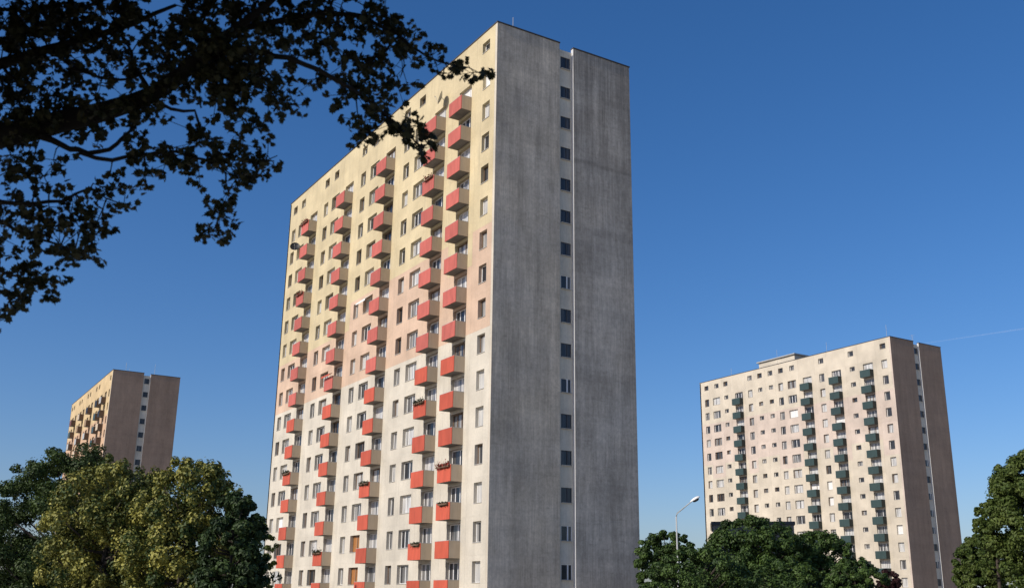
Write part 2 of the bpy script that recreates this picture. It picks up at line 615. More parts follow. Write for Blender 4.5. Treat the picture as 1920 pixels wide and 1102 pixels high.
    bk.box(.0, DEPTH - .3, LENGTH - .3, LENGTH, GZ - .3, TOP - .10)
    inst('back_wall', bk.mesh('back_wall', [M['edge']]), root)
    rf = MB().box(.26, DEPTH - .31, .31, LENGTH - .31, TOP - .449, TOP - .40)
    inst('roof', rf.mesh('roof', [M['roof']]), root)
    # lift house on the roof
    if penthouse:
        y0, y1, x0, hgt = penthouse
        ph = MB().box(x0, x0 + 5.5, y0, y1, TOP - .40, TOP + hgt)
        po = inst('lift_house', ph.mesh('lift_house', [M['edge']]), root)
        inst('roof_slab', MB().box(x0 - .35, x0 + 5.85, y0 - .35, y1 + .35, TOP + hgt, TOP + hgt + .22).mesh('roof_slab', [M['metal']]), po)
    return root, ZC0, TOP


NARROW = lambda c: (c - .59, c + .59, 'n')
bays1 = [.30, 3.3, 7.4, 11.65, 17.7, 21.75, 27.8, 31.85, 37.9, 41.95, LENGTH - .003]
op1 = [(1.03, 2.21, 'n'), (4.08, 6.2, 'b'), (8.62, 10.74, 'b'), (12.5, 14.6, 'w'), (15.72, 16.9, 'n'), (18.83, 20.95, 'b'), (22.53, 24.63, 'w'), (25.8, 26.98, 'n'),
       (28.93, 31.05, 'b'), (32.68, 34.78, 'w'), (35.88, 37.06, 'n'), (39.05, 41.17, 'b'), (42.86, 44.96, 'w'), (46.0, 47.18, 'n')]
attic1 = [1.77, 13.35, 16.45, 23.58, 26.35, 33.8, 36.5, 43.8, 46.45]
Y2P = [4, 5, 4, 4, 4, 4, 5, 5, 5, 5]           # last yellow row of each bay


def colour1(b, r):
    return 'yellow' if r <= Y2P[b] else ('pink' if r <= 7 else 'cream')


sp1 = {('n', 1.03, 0): 'blind', ('b', 0, 0): 'blind', ('w', 22.53, 13): 'orange_c', ('w', 22.53, 14): 'orange_c', ('w', 42.86, 12): 'blind', ('w', 22.53, 5): 'blind'}
A1 = (37.502, 64.097)
T1, ZC1, TOP1 = tower('apartment_tower', A1, 0.0, 'tallest nearest tower block, yellow to cream facade with red balconies and bare grey concrete gable',
                      bays1, op1, attic1, colour1, M['edge'], M['concrete'], M['concrete_dark'], M['strip'],
                      lambda k, r, rnd: 'red' if r < 8 else 'red_low', 'beige', 11, special=sp1)

bays2 = [.30, 3.3, 7.2, 10.0, 14.2, 17.1, 21.1, 27.0, 29.6, 32.6, 35.2, 39.2, 41.75, 45.4, LENGTH - .003]
op2 = [(1.0, 2.18, 'n'), (4.02, 6.14, 'b'), (7.95, 9.05, 's'), (11.05, 13.17, 'b'), (14.92, 16.1, 'n'), (17.95, 20.07, 'b'), (21.8, 23.9, 'w'), (25.1, 26.28, 'n'), (27.65, 28.75, 's'),
       (30.5, 31.6, 's'), (33.2, 34.38, 'n'), (35.9, 38.02, 'b'), (40.05, 41.15, 's'), (42.45, 44.55, 'w'), (45.75, 46.93, 'n')]
attic2 = [1.67, 8.64, 15.5, 22.64, 25.5, 28.26, 31.07, 33.8, 40.68, 43.32, 46.35]


def colour2(b, r):
    return 'rose_b' if 2 <= r <= 4 + (b % 3 == 0) else 'cream_b'


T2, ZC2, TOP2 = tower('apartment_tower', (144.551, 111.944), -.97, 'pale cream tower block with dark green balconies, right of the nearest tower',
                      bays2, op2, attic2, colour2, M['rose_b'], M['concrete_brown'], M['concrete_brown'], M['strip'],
                      lambda k, r, rnd: 'green', 'green_shaded', 23, panes=['dark_gl'] * 3 + ['grey_gl'] * 4 + ['lace_gl'] * 7 + ['blind'], penthouse=(24.5, 34.0, 3.0, 2.0))


def front3(k, r, rnd):
    return rnd.choice(['green', 'umber_p', 'umber_p', 'grey_p', 'beige', 'black', 'ochre_p', 'ochre_p', 'maroon'])


T3, ZC3, TOP3 = tower('apartment_tower', (38.207, 217.963), -.97, 'farthest tower block on the left with brown gable and mixed balconies, half hidden by trees',
                      bays1, op1, attic1, lambda b, r: 'ochre_c' if r < 2 else 'apricot_c', M['edge'], M['concrete_brown'], M['concrete_brown'], M['strip'],
                      front3, 'umber_p', 31)


def antenna(root, x, y, top, h, yagi):
    mb = MB().tube([(0, 0, 0), (0, 0, h)], .025, 5)
    if yagi:
        for k in range(4):
            z = h - .15 - .35 * k
            mb.tube([(0, -.5 + .08 * k, z), (0, .5 - .08 * k, z)], .012, 4)
    inst('antenna', mb.mesh('antenna', [M['metal']]), root, (x, y, top - .4))


for x, y, h, yg in ((2.2, 1.2, 2.2, 0), (7, 9, 3.0, 1), (3, 24, 2.6, 0), (8, 40, 3, 1)):
    antenna(T1, x, y, TOP1, h, yg)
for x, y, h, yg in ((1.2, 1.5, 3.0, 0), (9, 6, 3.0, 1), (3, 16.5, 3.2, 0), (3, 29, 4.2, 0), (4, 43, 3.2, 0), (8, 1.5, 2.2, 1)):
    antenna(T2, x, y, TOP2, h, yg)
for x, y, h, yg in ((2.6, 1.0, 2.4, 1), (3.4, 1.4, 1.4, 0), (8.4, 1.2, 2.8, 0), (4, 22, 2.4, 1)):
    antenna(T3, x, y, TOP3, h, yg)

# low building seen over the trees at the foot of the right tower
pa = at(1333, 977, 118)
ry = FW + RT * ((1337 - 960) / FPX) - UP * ((980 - 551) / FPX)
ry.z = 0; ry.normalize()
pb = pa + Vector((ry.y, -ry.x, 0)) * 9.35
LB = thing('low_building', (pa.x, pa.y, 0), 'low flat roofed grey building rising just behind the trees below the green balconied tower', 'building')
LB.rotation_euler.z = math.atan2(pb.y - pa.y, pb.x - pa.x)
wl = math.hypot(pb.x - pa.x, pb.y - pa.y)
inst('wall', MB().box(.15, wl - .15, .2, 12, GZ - .3, pa.z - .35).mesh('wall', [M['soffit']]), LB)
inst('roof', MB().box(0, wl, 0, 12.2, pa.z - .35, pa.z).mesh('roof', [M['roof']]), LB)
wm = window_meshes(1.4, 1.3, 2, 'low')
gx = 1.2
while gx < wl - 1:
    for zz in (2.2, 5.2, 8.2):
        o = inst('window', wm[0], LB, (gx, .02, zz), M['frame_w'])
        o.rotation_euler.z = math.pi / 2
        inst('pane', wm[1], o, (0, 0, 0), M['dark_gl'])
    gx += 2.4


# ------------------------------------------------------------------ leaves
def leaf_mesh(name, C, N, size, mat, tint, aspect=.62):
    n = len(C)
    N = N / np.linalg.norm(N, axis=1, keepdims=True)
    R = rng.normal(size=(n, 3))
    T = np.cross(N, R)
    T /= np.linalg.norm(T, axis=1, keepdims=True)
    B = np.cross(N, T)
    s = size[:, None]
    V = np.empty((n, 4, 3))
    V[:, 0] = C - T * s * .5
    V[:, 1] = C + B * s * aspect * .5 + N * s * .14
    V[:, 2] = C + T * s * .5 - N * s * .10
    V[:, 3] = C - B * s * aspect * .5 + N * s * .14
    idx = np.arange(n)[:, None] * 4
    tri = np.concatenate([idx + np.array([[0, 1, 2]]), idx + np.array([[0, 2, 3]])], 1).reshape(-1)
    me = bpy.data.meshes.new(name)
    me.vertices.add(n * 4)
    me.vertices.foreach_set('co', V.reshape(-1))
    me.loops.add(n * 6)
    me.loops.foreach_set('vertex_index', tri.astype(np.int32))
    me.polygons.add(n * 2)
    me.polygons.foreach_set('loop_start', np.arange(0, n * 6, 3, dtype=np.int32))
    me.polygons.foreach_set('loop_total', np.full(n * 2, 3, np.int32))
    me.materials.append(mat)
    me.update()
    a = me.attributes.new('tint', 'FLOAT', 'POINT')
    a.data.foreach_set('value', np.repeat(tint, 4).astype(np.float32))
    me.validate()
    return me


LM = {
    'lime': leaf_mat('lime_leaves', (.035, .062, .014), (.34, .315, .07), .14),
    'deep': leaf_mat('deep_green_leaves', (.026, .046, .012), (.068, .105, .026), .25),
    'mid': leaf_mat('mid_green_leaves', (.024, .048, .012), (.075, .125, .026), .16),
    'dark': leaf_mat('dark_green_leaves', (.018, .036, .011), (.050, .082, .024), .2),
    'olive': leaf_mat('olive_leaves', (.045, .075, .014), (.12, .155, .036), .28),
    'purple': leaf_mat('purple_leaves', (.022, .009, .010), (.055, .020, .018), .2),
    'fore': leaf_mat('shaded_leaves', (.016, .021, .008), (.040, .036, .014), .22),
}


def tree(name, label, cx, cy, rx, ry, D, mat, seed, leaf=.19, clumps=90, per=150, group=None, droop=.0, rz_depth=1.0):
    """crown ellipse given by where it shows in the photograph, at its own distance D"""
    r_ = np.random.default_rng(seed)
    c = at(cx, cy, D)
    R, H = rx * D / FPX, ry * D / FPX
    gz = ground_z(c.x, c.y)
    root = thing(name, (c.x, c.y, gz), label, 'tree', group)
    cz = c.z - gz
    # lower body of the crown continues down
    lowH = min(H * 1.2, cz - .8) if cz > 1.6 else max(cz - .3, .6)
    dirs = r_.normal(size=(clumps, 3))
    dirs /= np.linalg.norm(dirs, axis=1, keepdims=True)
    rad = np.where(r_.random(clumps) < .62, r_.uniform(.90, 1.02, clumps), r_.uniform(.45, .8, clumps))
    cc = dirs * rad[:, None] * np.array([R * .93, R * .93 * rz_depth, 1])
    cc[:, 2] = np.where(cc[:, 2] > 0, cc[:, 2] * H * .97, cc[:, 2] * lowH) + cz
    cr = r_.uniform(.10, .225, clumps) * (R * .55 + H * .35)
    cr *= np.where(rad > .92, .85, 1.15)
    # shoots that stick out of the outline
    ns_ = clumps // 5
    a_ = r_.uniform(0, 2 * math.pi, ns_)
    e_ = np.arcsin(r_.uniform(.15, 1, ns_))
    k_ = r_.uniform(.93, 1.05, ns_)
    sp = np.stack([np.cos(a_) * np.cos(e_) * R * k_, np.sin(a_) * np.cos(e_) * R * k_, np.sin(e_) * H * k_ + cz], 1)
    cc = np.concatenate([cc, sp])
    cr = np.concatenate([cr, r_.uniform(.06, .13, ns_) * (R * .55 + H * .35)])
    Cs, Ns, Ts = [], [], []
    for k in range(len(cc)):
        n = int(per * r_.uniform(.7, 1.3) * (1 if k < clumps else .35))
        d = r_.normal(size=(n, 3))
        d /= np.linalg.norm(d, axis=1, keepdims=True)
        q = d * (cr[k] * r_.uniform(.35, 1.12, n)[:, None] ** .7) * np.array([1, 1, .75 if not droop else 1.0])
        if droop:
            q[:, 2] -= droop * np.abs(r_.normal(size=n)) * cr[k]
        Cs.append(cc[k] + q)
        Ns.append(d * 1.1 + np.array([0, 0, .35]) + r_.normal(size=(n, 3)) * .42)
        Ts.append(np.clip(r_.normal(.44 + r_.normal() * .27, .27, n), 0, 1))
    C = np.concatenate(Cs)
    me = leaf_mesh('crown', C, np.concatenate(Ns), leaf * r_.uniform(.65, 1.25, len(C)), mat, np.concatenate(Ts))
    o = inst('crown', me, root)
    o['kind'] = 'stuff'
    tr = MB()
    tr.tube([(0, 0, -.2), (.05, .02, cz * .3), (0, .06, cz * .7), (0, 0, cz + H * .5)], [.05 * (R + H) + .04, .04 * (R + H) + .03, .03 * (R + H), .02], 8)
    inst('trunk', tr.mesh('trunk', [M['bark']], True), root)
    lb = MB()
    for k in range(0, clumps, 3):
        e = Vector(cc[k])
        s = Vector((0, 0.03, max(min(e.z - .45 * math.hypot(e.x, e.y), cz + H * .4), cz * .25)))
        mid = s.lerp(e, .5) + Vector((0, 0, -.1 * R))
        lb.tube([s, mid, e], [.013 * (R + H), .008 * (R + H), .008], 5)
    inst('limbs', lb.mesh('limbs', [M['bark']], True), root)
    return root


GL = 'trees in the left corner'
tree('tree', 'tall dark green tree at the left edge, in front of the farthest tower', 125, 1038, 160, 192, 74, LM['deep'], 1, .23, 300, 330, GL)
tree('linden_tree', 'yellow green linden below the brown gable of the farthest tower', 198, 1035, 118, 176, 48, LM['lime'], 2, .18, 150, 260, GL, .35)
tree('linden_tree', 'yellow green linden with tallest rounded top, right of the brown gable', 345, 1040, 108, 178, 46, LM['lime'], 3, .18, 150, 260, GL, .35)
T4 = tree('tree', 'dark crown standing in for the shaded right side of the linden, before the nearest tower', 432, 1064, 64, 134, 43, LM['dark'], 4, .19, 130, 170, GL)  # dark leaves put in for the shaded flank of the linden behind
tree('tree', 'small light green tree peeping out beside the foot of the red balconied facade', 474, 1065, 42, 92, 84, LM['olive'], 5, .24, 60, 130, GL)
GR = 'trees before the right hand tower'
tree('tree', 'rounded green tree behind the street lamp, beside the grey gable', 1252, 1062, 62, 64, 68, LM['mid'], 6, .19, 130, 190, GR)
tree('tree', 'highest dark green crown below the green balconies, right of the street lamp', 1415, 1080, 112, 110, 66, LM['mid'], 7, .20, 220, 210, GR)
tree('tree', 'dark green crown sloping down at the right of the highest crown', 1540, 1086, 84, 88, 68, LM['mid'], 8, .20, 140, 200, GR)
tree('tree', 'low rounded green crown left of the small purple tree', 1605, 1108, 62, 58, 57, LM['mid'], 9, .17, 120, 190, GR)
tree('tree', 'low spreading green crown hiding the bottom of the street lamp', 1312, 1118, 112, 84, 56, LM['mid'], 10, .17, 150, 200, GR)
tree('tree', 'wide low green crown in the middle of the right hand clump', 1480, 1135, 110, 78, 58, LM['mid'], 12, .17, 150, 200, GR)
tree('purple_leaved_tree', 'small purple leaved tree at the foot of the green balconied tower', 1668, 1112, 24, 46, 62, LM['purple'], 13, .13, 110, 120)
tree('conifer_tree', 'narrow dark tree showing past the right edge of the grey gable', 1206, 1085, 15, 66, 96, LM['dark'], 14, .2, 40, 120)
tree('tree', 'tall olive green tree cut by the right edge of the photograph', 1948, 1020, 90, 172, 38, LM['olive'], 15, .13, 240, 260)
tree('tree', 'olive green branchy tree left of the tall tree at the right edge', 1866, 1005, 40, 70, 39, LM['olive'], 16, .13, 70, 190)
tree('tree', 'low green tree touching the brown gable of the green balconied tower', 1842, 1086, 48, 78, 44, LM['olive'], 17, .15, 160, 220)
# a loose dark twig at the right of the left trees
tw = MB()
tpts = [at(468, 1092, 50), at(490, 1088, 50), at(508, 1083, 50), at(520, 1080, 50)]
b0 = Vector(T4.location)
tw.tube([p - b0 for p in tpts], [.03, .022, .015, .006], 5)
two = inst('twig', tw.mesh('twig', [M['bark_dark']], True), T4)
n = 60
base = np.array([list(p - b0) for p in tpts])
k = rng.integers(1, 4, n)
C = base[k] + rng.normal(size=(n, 3)) * np.array([.13, .13, .13])
o = inst('leaves', leaf_mesh('leaves', C, rng.normal(size=(n, 3)) + np.array([0, 0, .4]), np.full(n, .18), LM['dark'], rng.random(n)), two)
o['kind'] = 'stuff'

# ------------------------------------------------------------------ street lamp
lp = at(1271, 1060, 60)
bx, by = lp.x, lp.y
lgz = ground_z(bx, by)
LAMP = thing('street_lamp', (bx, by, lgz), 'grey street lamp with one bent arm, standing among the trees right of the grey gable', 'street lamp')
zb = at(1271, 962, 60).z - lgz
inst('pole', MB().tube([(0, 0, -.1), (0, 0, 1.3), (0, 0, 1.35), (0, 0, zb - .1)], [.11, .11, .075, .04], 12).mesh('pole', [M['metal']], True), LAMP)
base = Vector((bx, by, lgz))
hp0 = at(1296, 940, 60) - base
side = RT.copy(); side.z = 0; side.normalize()
elbow = Vector((0, 0, zb - .1))
inst('arm', MB().tube([elbow, elbow + Vector((0, 0, .18)) + side * .06, elbow.lerp(hp0, .4) + Vector((0, 0, .08)), hp0], [.04, .036, .033, .03], 8).mesh('arm', [M['metal']], True), LAMP)
dirv = (at(1309, 932, 60) - at(1293, 941, 60)).normalized()
# lamp head: rounded tapered shell
hm = MB()
up = (Vector((0, 0, 1)) - dirv * dirv.z).normalized()
sd = dirv.cross(up)
prof = [(-.05, .05, .05), (.05, .09, .085), (.18, .14, .12), (.36, .15, .125), (.5, .12, .10), (.58, .05, .05)]
bidx = len(hm.v)
NSG = 12
for t, w, h in prof:
    for k in range(NSG):
        a = 2 * math.pi * k / NSG
        yy, zz = w * math.cos(a), h * math.sin(a)
        if zz < 0:
            zz *= .35
        hm.v.append(tuple(hp0 + dirv * t + sd * yy + up * zz))
for i in range(len(prof) - 1):
    for k in range(NSG):
        hm.f.append((i * NSG + k, i * NSG + (k + 1) % NSG, (i + 1) * NSG + (k + 1) % NSG, (i + 1) * NSG + k)); hm.m.append(0)
hm.f.append(tuple(range(NSG))[::-1]); hm.m.append(0)
hm.f.append(tuple((len(prof) - 1) * NSG + k for k in range(NSG))); hm.m.append(0)
hd = inst('lamp_head', hm.mesh('lamp_head', [M['white']], True), LAMP)
gb = MB()
for t, w, h in ((.10, .08, .06), (.2, .115, .10), (.36, .12, .105), (.47, .08, .07)):
    for k in range(NSG):
        a = math.pi + math.pi * k / (NSG - 1)
        gb.v.append(tuple(hp0 + dirv * t + sd * (w * math.cos(a)) + up * (h * math.sin(a) - .03)))
for i in range(3):
    for k in range(NSG - 1):
        gb.f.append((i * NSG + k, i * NSG + k + 1, (i + 1) * NSG + k + 1, (i + 1) * NSG + k)); gb.m.append(0)
inst('lens', gb.mesh('lens', [M['dark_gl']], True), hd)


# ------------------------------------------------------------------ things on the near tower
BAL = [4.05, 8.59, 18.8, 28.9, 39.02]        # right end of each balcony column, from the near corner


def bal_pt(c, r, d, du, dzz):
    return (A1[0] - d, A1[1] + BAL[c] + du, ZC1 - FH * r - 1.78 + dzz)


def dish(loc, rad, mat, aim, label):
    o = thing('satellite_dish', loc, label, 'satellite dish', 'satellite dishes on the near tower')
    q = Vector(aim).normalized().to_track_quat('Z', 'Y').to_matrix()
    mb = MB()
    NR, NA = 4, 14
    for i in range(NR + 1):
        r = rad * i / NR
        for k in range(NA):
            a = 2 * math.pi * k / NA
            mb.v.append(tuple(q @ Vector((r * math.cos(a), r * math.sin(a), .25 * r * r / rad))))
    for i in range(NR):
        for k in range(NA):
            mb.f.append((i * NA + k, i * NA + (k + 1) % NA, (i + 1) * NA + (k + 1) % NA, (i + 1) * NA + k)); mb.m.append(0)
    inst('reflector', mb.mesh('reflector', [mat], True), o)
    f = q @ Vector((0, -.1 * rad, rad * .9))
    inst('feed_arm', MB().tube([q @ Vector((0, -rad * .95, .2 * rad)), f], .015, 5).tube([f, f * 1.12], .04, 6).mesh('feed_arm', [M['metal']]), o)
    inst('bracket', MB().tube([(0, 0, 0), q @ Vector((0, 0, -.12)), (.3, 0, -.25), (.55, 0, -.25)], .025, 5).mesh('bracket', [M['metal']]), o)
    return o


def wall_at(x, y, off):                       # point of the near facade plane moved out by off
    X = A1[0] - off
    d = FW + RT * ((x - 960) / FPX) - UP * ((y - 551) / FPX)
    return Vector((0, 0, EYE)) + d * (X / d.x)


dish(wall_at(553, 463, .5), .55, M['black'], (-.45, -.9, .3), 'black satellite dish on the yellow wall at the far left end of the facade')
dish(wall_at(828, 184, .5), .62, M['grey_p'], (-1, .5, .35), 'grey satellite dish above the top balconies near the corner')
dish(wall_at(517, 1079, .5), .5, M['grey_p'], (-1, -.3, .35), 'grey satellite dish low down at the far left end of the facade')

flower = leaf_mat('planter_leaves', (.015, .03, .01), (.06, .06, .03), .2)
flower_r = leaf_mat('planter_blooms', (.03, .05, .015), (.45, .06, .05), .2)


def planter(c, r, y0, y1, label, mat, n=90, h=.28):
    n = int(n * 1.5)
    w = y1 - y0
    o = thing('planter', bal_pt(c, r, 1.08, (y0 + y1) / 2, 1.06), label, 'planter', 'planters on the red balconies')
    inst('trough', MB().box(-.07, .08, -w / 2, w / 2, 0, .12).mesh('trough', [M['frame_b']]), o)
    C = np.stack([rng.normal(0, .09, n), rng.uniform(-w / 2, w / 2, n), .12 + np.abs(rng.normal(0, h * .5, n)) - (rng.random(n) < .25) * .22], 1)
    p = inst('plants', leaf_mesh('plants', C, rng.normal(size=(n, 3)) + np.array([0, 0, .4]), np.full(n, .15), mat, rng.random(n)), o)
    p['kind'] = 'stuff'


planter(0, 11, .1, 2.1, 'planter of red brown plants on the lower right balcony nearest the corner', flower_r, 150)
planter(0, 12, .2, 1.6, 'dark planter on the balcony nearest the corner, one below the red brown plants', flower, 60, .14)
planter(1, 9, .2, 2.0, 'planter on the highest cream level balcony in the second column from the corner', flower, 110)
planter(1, 13, .1, 1.4, 'low planter near the bottom of the second balcony column from the corner', flower, 60, .14)
planter(2, 11, .1, 2.0, 'planter along the balcony rail of the third column from the corner, among cream walls', flower, 100, .14)
planter(3, 13, .1, 2.0, 'planter of dark leaves near the bottom of the fourth balcony column from the corner', flower, 130)
planter(4, 10, .1, 2.0, 'planter of dark leaves low in the far left balcony column', flower, 120)
planter(4, 0, .1, 2.0, 'planter of red blooms on the topmost balcony of the far left column', flower_r, 130)
planter(4, 3, .1, 2.0, 'planter of red blooms on the fourth balcony from the top, far left column', flower_r, 90)
planter(1, 2, .1, 1.6, 'planter of red blooms high on the second balcony column from the corner', flower_r, 80)

# fabric awnings over two openings
def awning(loc, w, d, drop, mat, label, cat='awning'):
    o = thing('awning', loc, label, cat)
    mb = MB()
    mb.quad((0, -w / 2, 0), (-d, -w / 2, -drop), (-d, w / 2, -drop), (0, w / 2, 0))
    mb.quad((0, -w / 2, -.03), (0, w / 2, -.03), (-d, w / 2, -drop - .03), (-d, -w / 2, -drop - .03))
    mb.quad((-d, -w / 2, -drop), (-d, -w / 2, -drop - .16), (-d, w / 2, -drop - .16), (-d, w / 2, -drop))
    inst('canopy', mb.mesh('canopy', [mat]), o)
    a = MB()
    for s in (-1, 1):
        a.tube([(.01, s * (w / 2 - .03), -.55), (-d + .02, s * (w / 2 - .03), -drop - .04)], .015, 5)
    inst('arm', a.mesh('arm', [M['metal']]), o)


awning((A1[0] - .02, A1[1] + 23.58, ZC1 - FH * 5 + .8), 2.2, .75, .6, M['blind'], 'white awning tilted out over a wide window in the middle of the pink wall')
awning((A1[0] - .98, A1[1] + 29.99, ZC1 - FH * 7 - .25), 2.2, .35, .12, M['red_low'], 'red awning edge above a balcony just over the cream wall')

# ------------------------------------------------------------------ tree close to the camera
trunk_c = at(-560, 520, 7.6)
tgz = ground_z(trunk_c.x, trunk_c.y)
FT = thing('broadleaf_tree', (trunk_c.x, trunk_c.y, tgz), 'near tree whose dark shaded branches hang over the upper left of the view', 'tree')
FTL = Vector(FT.location)


def loc_pts(lst):
    return [at(x, y, d) - FTL for x, y, d in lst]


bm_ = MB()
fork = at(-520, 420, 7.6) - FTL
bm_.tube([(0, 0, -.2), (.03, .02, 1.2), fork * .75 + Vector((0, 0, .1)), fork, fork + Vector((-.1, .1, 1.6)), fork + Vector((.1, 0, 3.5))], [.26, .22, .2, .18, .13, .05], 12)
inst('trunk', bm_.mesh('trunk', [M['bark_dark']], True), FT)
BR = {
    'main': ([(-520, 420, 7.6), (-250, 330, 7.5), (-80, 275, 7.4), (30, 250, 7.3), (120, 226, 7.3), (210, 205, 7.25), (285, 178, 7.2), (335, 145, 7.2), (385, 100, 7.2), (440, 55, 7.2), (500, 10, 7.2), (560, -40, 7.3)],
             [.14, .115, .10, .088, .08, .07, .058, .055, .043, .032, .024, .015]),
    'right': ([(370, 112, 7.2), (430, 96, 7.1), (490, 98, 7.0), (540, 108, 7.0), (600, 132, 7.0), (660, 166, 7.0), (705, 198, 7.05), (740, 228, 7.1), (775, 262, 7.1), (800, 278, 7.1)],
              [.03, .024, .02, .018, .016, .014, .012, .010, .007, .004]),
    'upper': ([(440, 55, 7.2), (520, 40, 7.4), (600, 25, 7.5), (680, 30, 7.5), (740, 60, 7.5), (770, 88, 7.5), (800, 106, 7.5), (850, 122, 7.5), (900, 138, 7.5)],
              [.026, .022, .018, .015, .012, .010, .008, .006, .003]),
    'fall': ([(750, 66, 7.5), (725, 95, 7.45), (690, 115, 7.4), (672, 140, 7.4), (668, 190, 7.3), (680, 245, 7.3)], [.010, .009, .008, .007, .005, .003]),
    'fall2': ([(765, 84, 7.5), (757, 110, 7.5), (752, 140, 7.5), (735, 168, 7.5)], [.007, .005, .004, .003]),
    'low': ([(60, 243, 7.3), (95, 262, 7.2), (130, 280, 7.1), (165, 288, 7.1), (205, 280, 7.1), (228, 262, 7.15), (250, 240, 7.2)], [.035, .026, .020, .017, .015, .013, .010]),
    'low2': ([(150, 286, 7.1), (210, 300, 7.0), (270, 290, 7.0), (330, 285, 7.0), (385, 300, 7.0), (425, 325, 7.0), (430, 360, 7.0), (412, 400, 7.0), (394, 445, 7.0)], [.016, .014, .012, .010, .009, .008, .006, .005, .003]),
    'mid': ([(285, 178, 7.2), (320, 203, 7.1), (365, 207, 7.1), (376, 240, 7.1), (400, 280, 7.0), (440, 300, 7.0), (480, 305, 7.0), (520, 292, 7.0)], [.014, .012, .010, .009, .008, .006, .005, .003]),
    'mid2': ([(400, 97, 7.2), (415, 150, 7.1), (430, 190, 7.1), (450, 215, 7.1), (475, 242, 7.1)], [.014, .010, .008, .006, .003]),
    'hang': ([(486, 98, 7.0), (496, 128, 7.0), (514, 152, 7.0), (525, 180, 7.0), (538, 206, 7.0)], [.008, .007, .006, .005, .003]),
    'hang2': ([(610, 20, 7.5), (618, 50, 7.5), (622, 80, 7.5), (640, 105, 7.5), (660, 112, 7.4)], [.009, .008, .007, .006, .004]),
    'left': ([(-120, 290, 7.4), (-60, 340, 7.3), (0, 378, 7.2), (60, 382, 7.1), (120, 378, 7.1), (170, 352, 7.1), (235, 385, 7.0)], [.03, .024, .018, .014, .011, .008, .004]),
    'left2': ([(-60, 340, 7.3), (-10, 410, 7.2), (40, 438, 7.1), (90, 452, 7.1), (140, 472, 7.1), (175, 488, 7.1)], [.018, .014, .012, .009, .007, .004]),
    'left3': ([(-120, 400, 7.3), (-50, 480, 7.2), (10, 512, 7.1), (60, 525, 7.1), (105, 548, 7.1)], [.016, .013, .010, .007, .004]),
    'left4': ([(-90, 540, 7.2), (-30, 575, 7.1), (8, 592, 7.1), (16, 604, 7.1)], [.008, .006, .004, .002]),
    'top': ([(-250, 330, 7.5), (-120, 180, 7.6), (0, 120, 7.6), (90, 92, 7.6), (170, 70, 7.7), (250, 45, 7.7), (330, 10, 7.8)], [.08, .05, .04, .032, .026, .02, .012]),
    'top2': ([(90, 92, 7.6), (140, 130, 7.5), (185, 145, 7.5), (240, 150, 7.4), (300, 125, 7.4)], [.016, .013, .011, .009, .006]),
    'top3': ([(0, 120, 7.6), (40, 160, 7.5), (60, 190, 7.4)], [.012, .010, .008]),
    'top4': ([(285, 178, 7.2), (250, 120, 7.4), (235, 80, 7.5), (215, 40, 7.6)], [.018, .013, .010, .007]),
    'top5': ([(385, 100, 7.2), (375, 60, 7.3), (390, 10, 7.4)], [.014, .010, .006]),
}
nodes_px = []
for nm, (pts, rad) in BR.items():
    # small crookedness between the given points
    P, Rr = [], []
    for i in range(len(pts) - 1):
        a, b = pts[i], pts[i + 1]
        for t in (0, .5):
            j = 2.0 if t else 0.6
            q = [a[k] + (b[k] - a[k]) * t for k in range(3)]
            P.append((q[0] + random.gauss(0, j), q[1] + random.gauss(0, j), q[2] + random.gauss(0, .01)))
            Rr.append(rad[i] + (rad[i + 1] - rad[i]) * t)
    P.append(pts[-1]); Rr.append(rad[-1])
    nodes_px += P
    mb = MB().tube(loc_pts(P), Rr, 10 if nm == 'main' else 6)
    inst('branch', mb.mesh('branch', [M['bark_dark']], True), FT)

BLOBS = '''20 20,80 25,140 20,200 25,250 40,345 32,390 25,440 30,500 22,560 20,610 35,650 22,700 30,735 42,10 70,60 80,120 66,180 90,215 60,268 80,325 78,370 66,430 80,480 95,530 66,560 52,600 85
20 160,60 150,140 145,110 118,190 155,250 145,300 120,345 172,390 140,440 140,470 150,560 105,590 92,625 88,640 122,450 172,475 165,425 165,490 150,522 152,508 178,540 198,522 192
405 190,440 202,455 225,475 240,370 248,592 148,615 142,642 178,660 165,690 138,672 120,702 110,725 95,745 80,760 62,762 100,755 130,745 160,722 158,810 104,832 116,862 126,888 136
682 172,700 190,720 202,680 228,674 242,690 250,708 212,735 236,755 242,770 252,790 266,780 280,20 205,40 270,18 320,60 310,82 330,30 352,100 300,190 242,252 252,270 282,300 286,252 302,330 276,346 290,310 308,272 330
205 330,190 350,232 386,370 292,352 310,400 262,410 300,432 310,452 290,480 300,502 292,512 310,482 328,455 270,440 330,432 352,420 380,414 402,400 430,394 440,130 390,92 388,60 402,150 400,190 410,110 420,50 430,82 440,152 430,178 440
150 482,172 482,132 466,112 450,18 520,50 530,82 532,100 546,40 510,8 540,6 592,10 450,20 422,0 480,30 100,80 50,150 40,230 20,300 60,340 50,400 60,460 50,520 45,580 55,650 50,690 55,100 30,40 40,170 60,40 200,80 190,10 240,60 230
450 100,400 110,350 110,310 150,500 80,540 85,110 190,160 190,200 120,20 290,50 330,140 110,225 100,380 10,470 10,600 5,680 10,50 10,120 5,180 5,240 10,420 10,360 15,530 8
440 120,460 130,425 130,405 150,360 140,340 110,470 115,410 90,380 95,300 95,280 60,10 40,40 65,100 60,150 70,20 120,70 110,60 170,30 180,90 230,120 210,10 390,40 395,160 385,180 420,130 420,60 455,20 560,30 540,70 515
30 235,70 225,110 235,150 212,190 215,240 190,280 195,310 170,60 265,130 250,200 222,260 205,560 35,590 20,630 45,670 40,710 45,640 10,720 20,745 55,720 60,540 40,510 60,490 45'''
leafC, leafN, leafT, leafS = [], [], [], []
twm = MB()
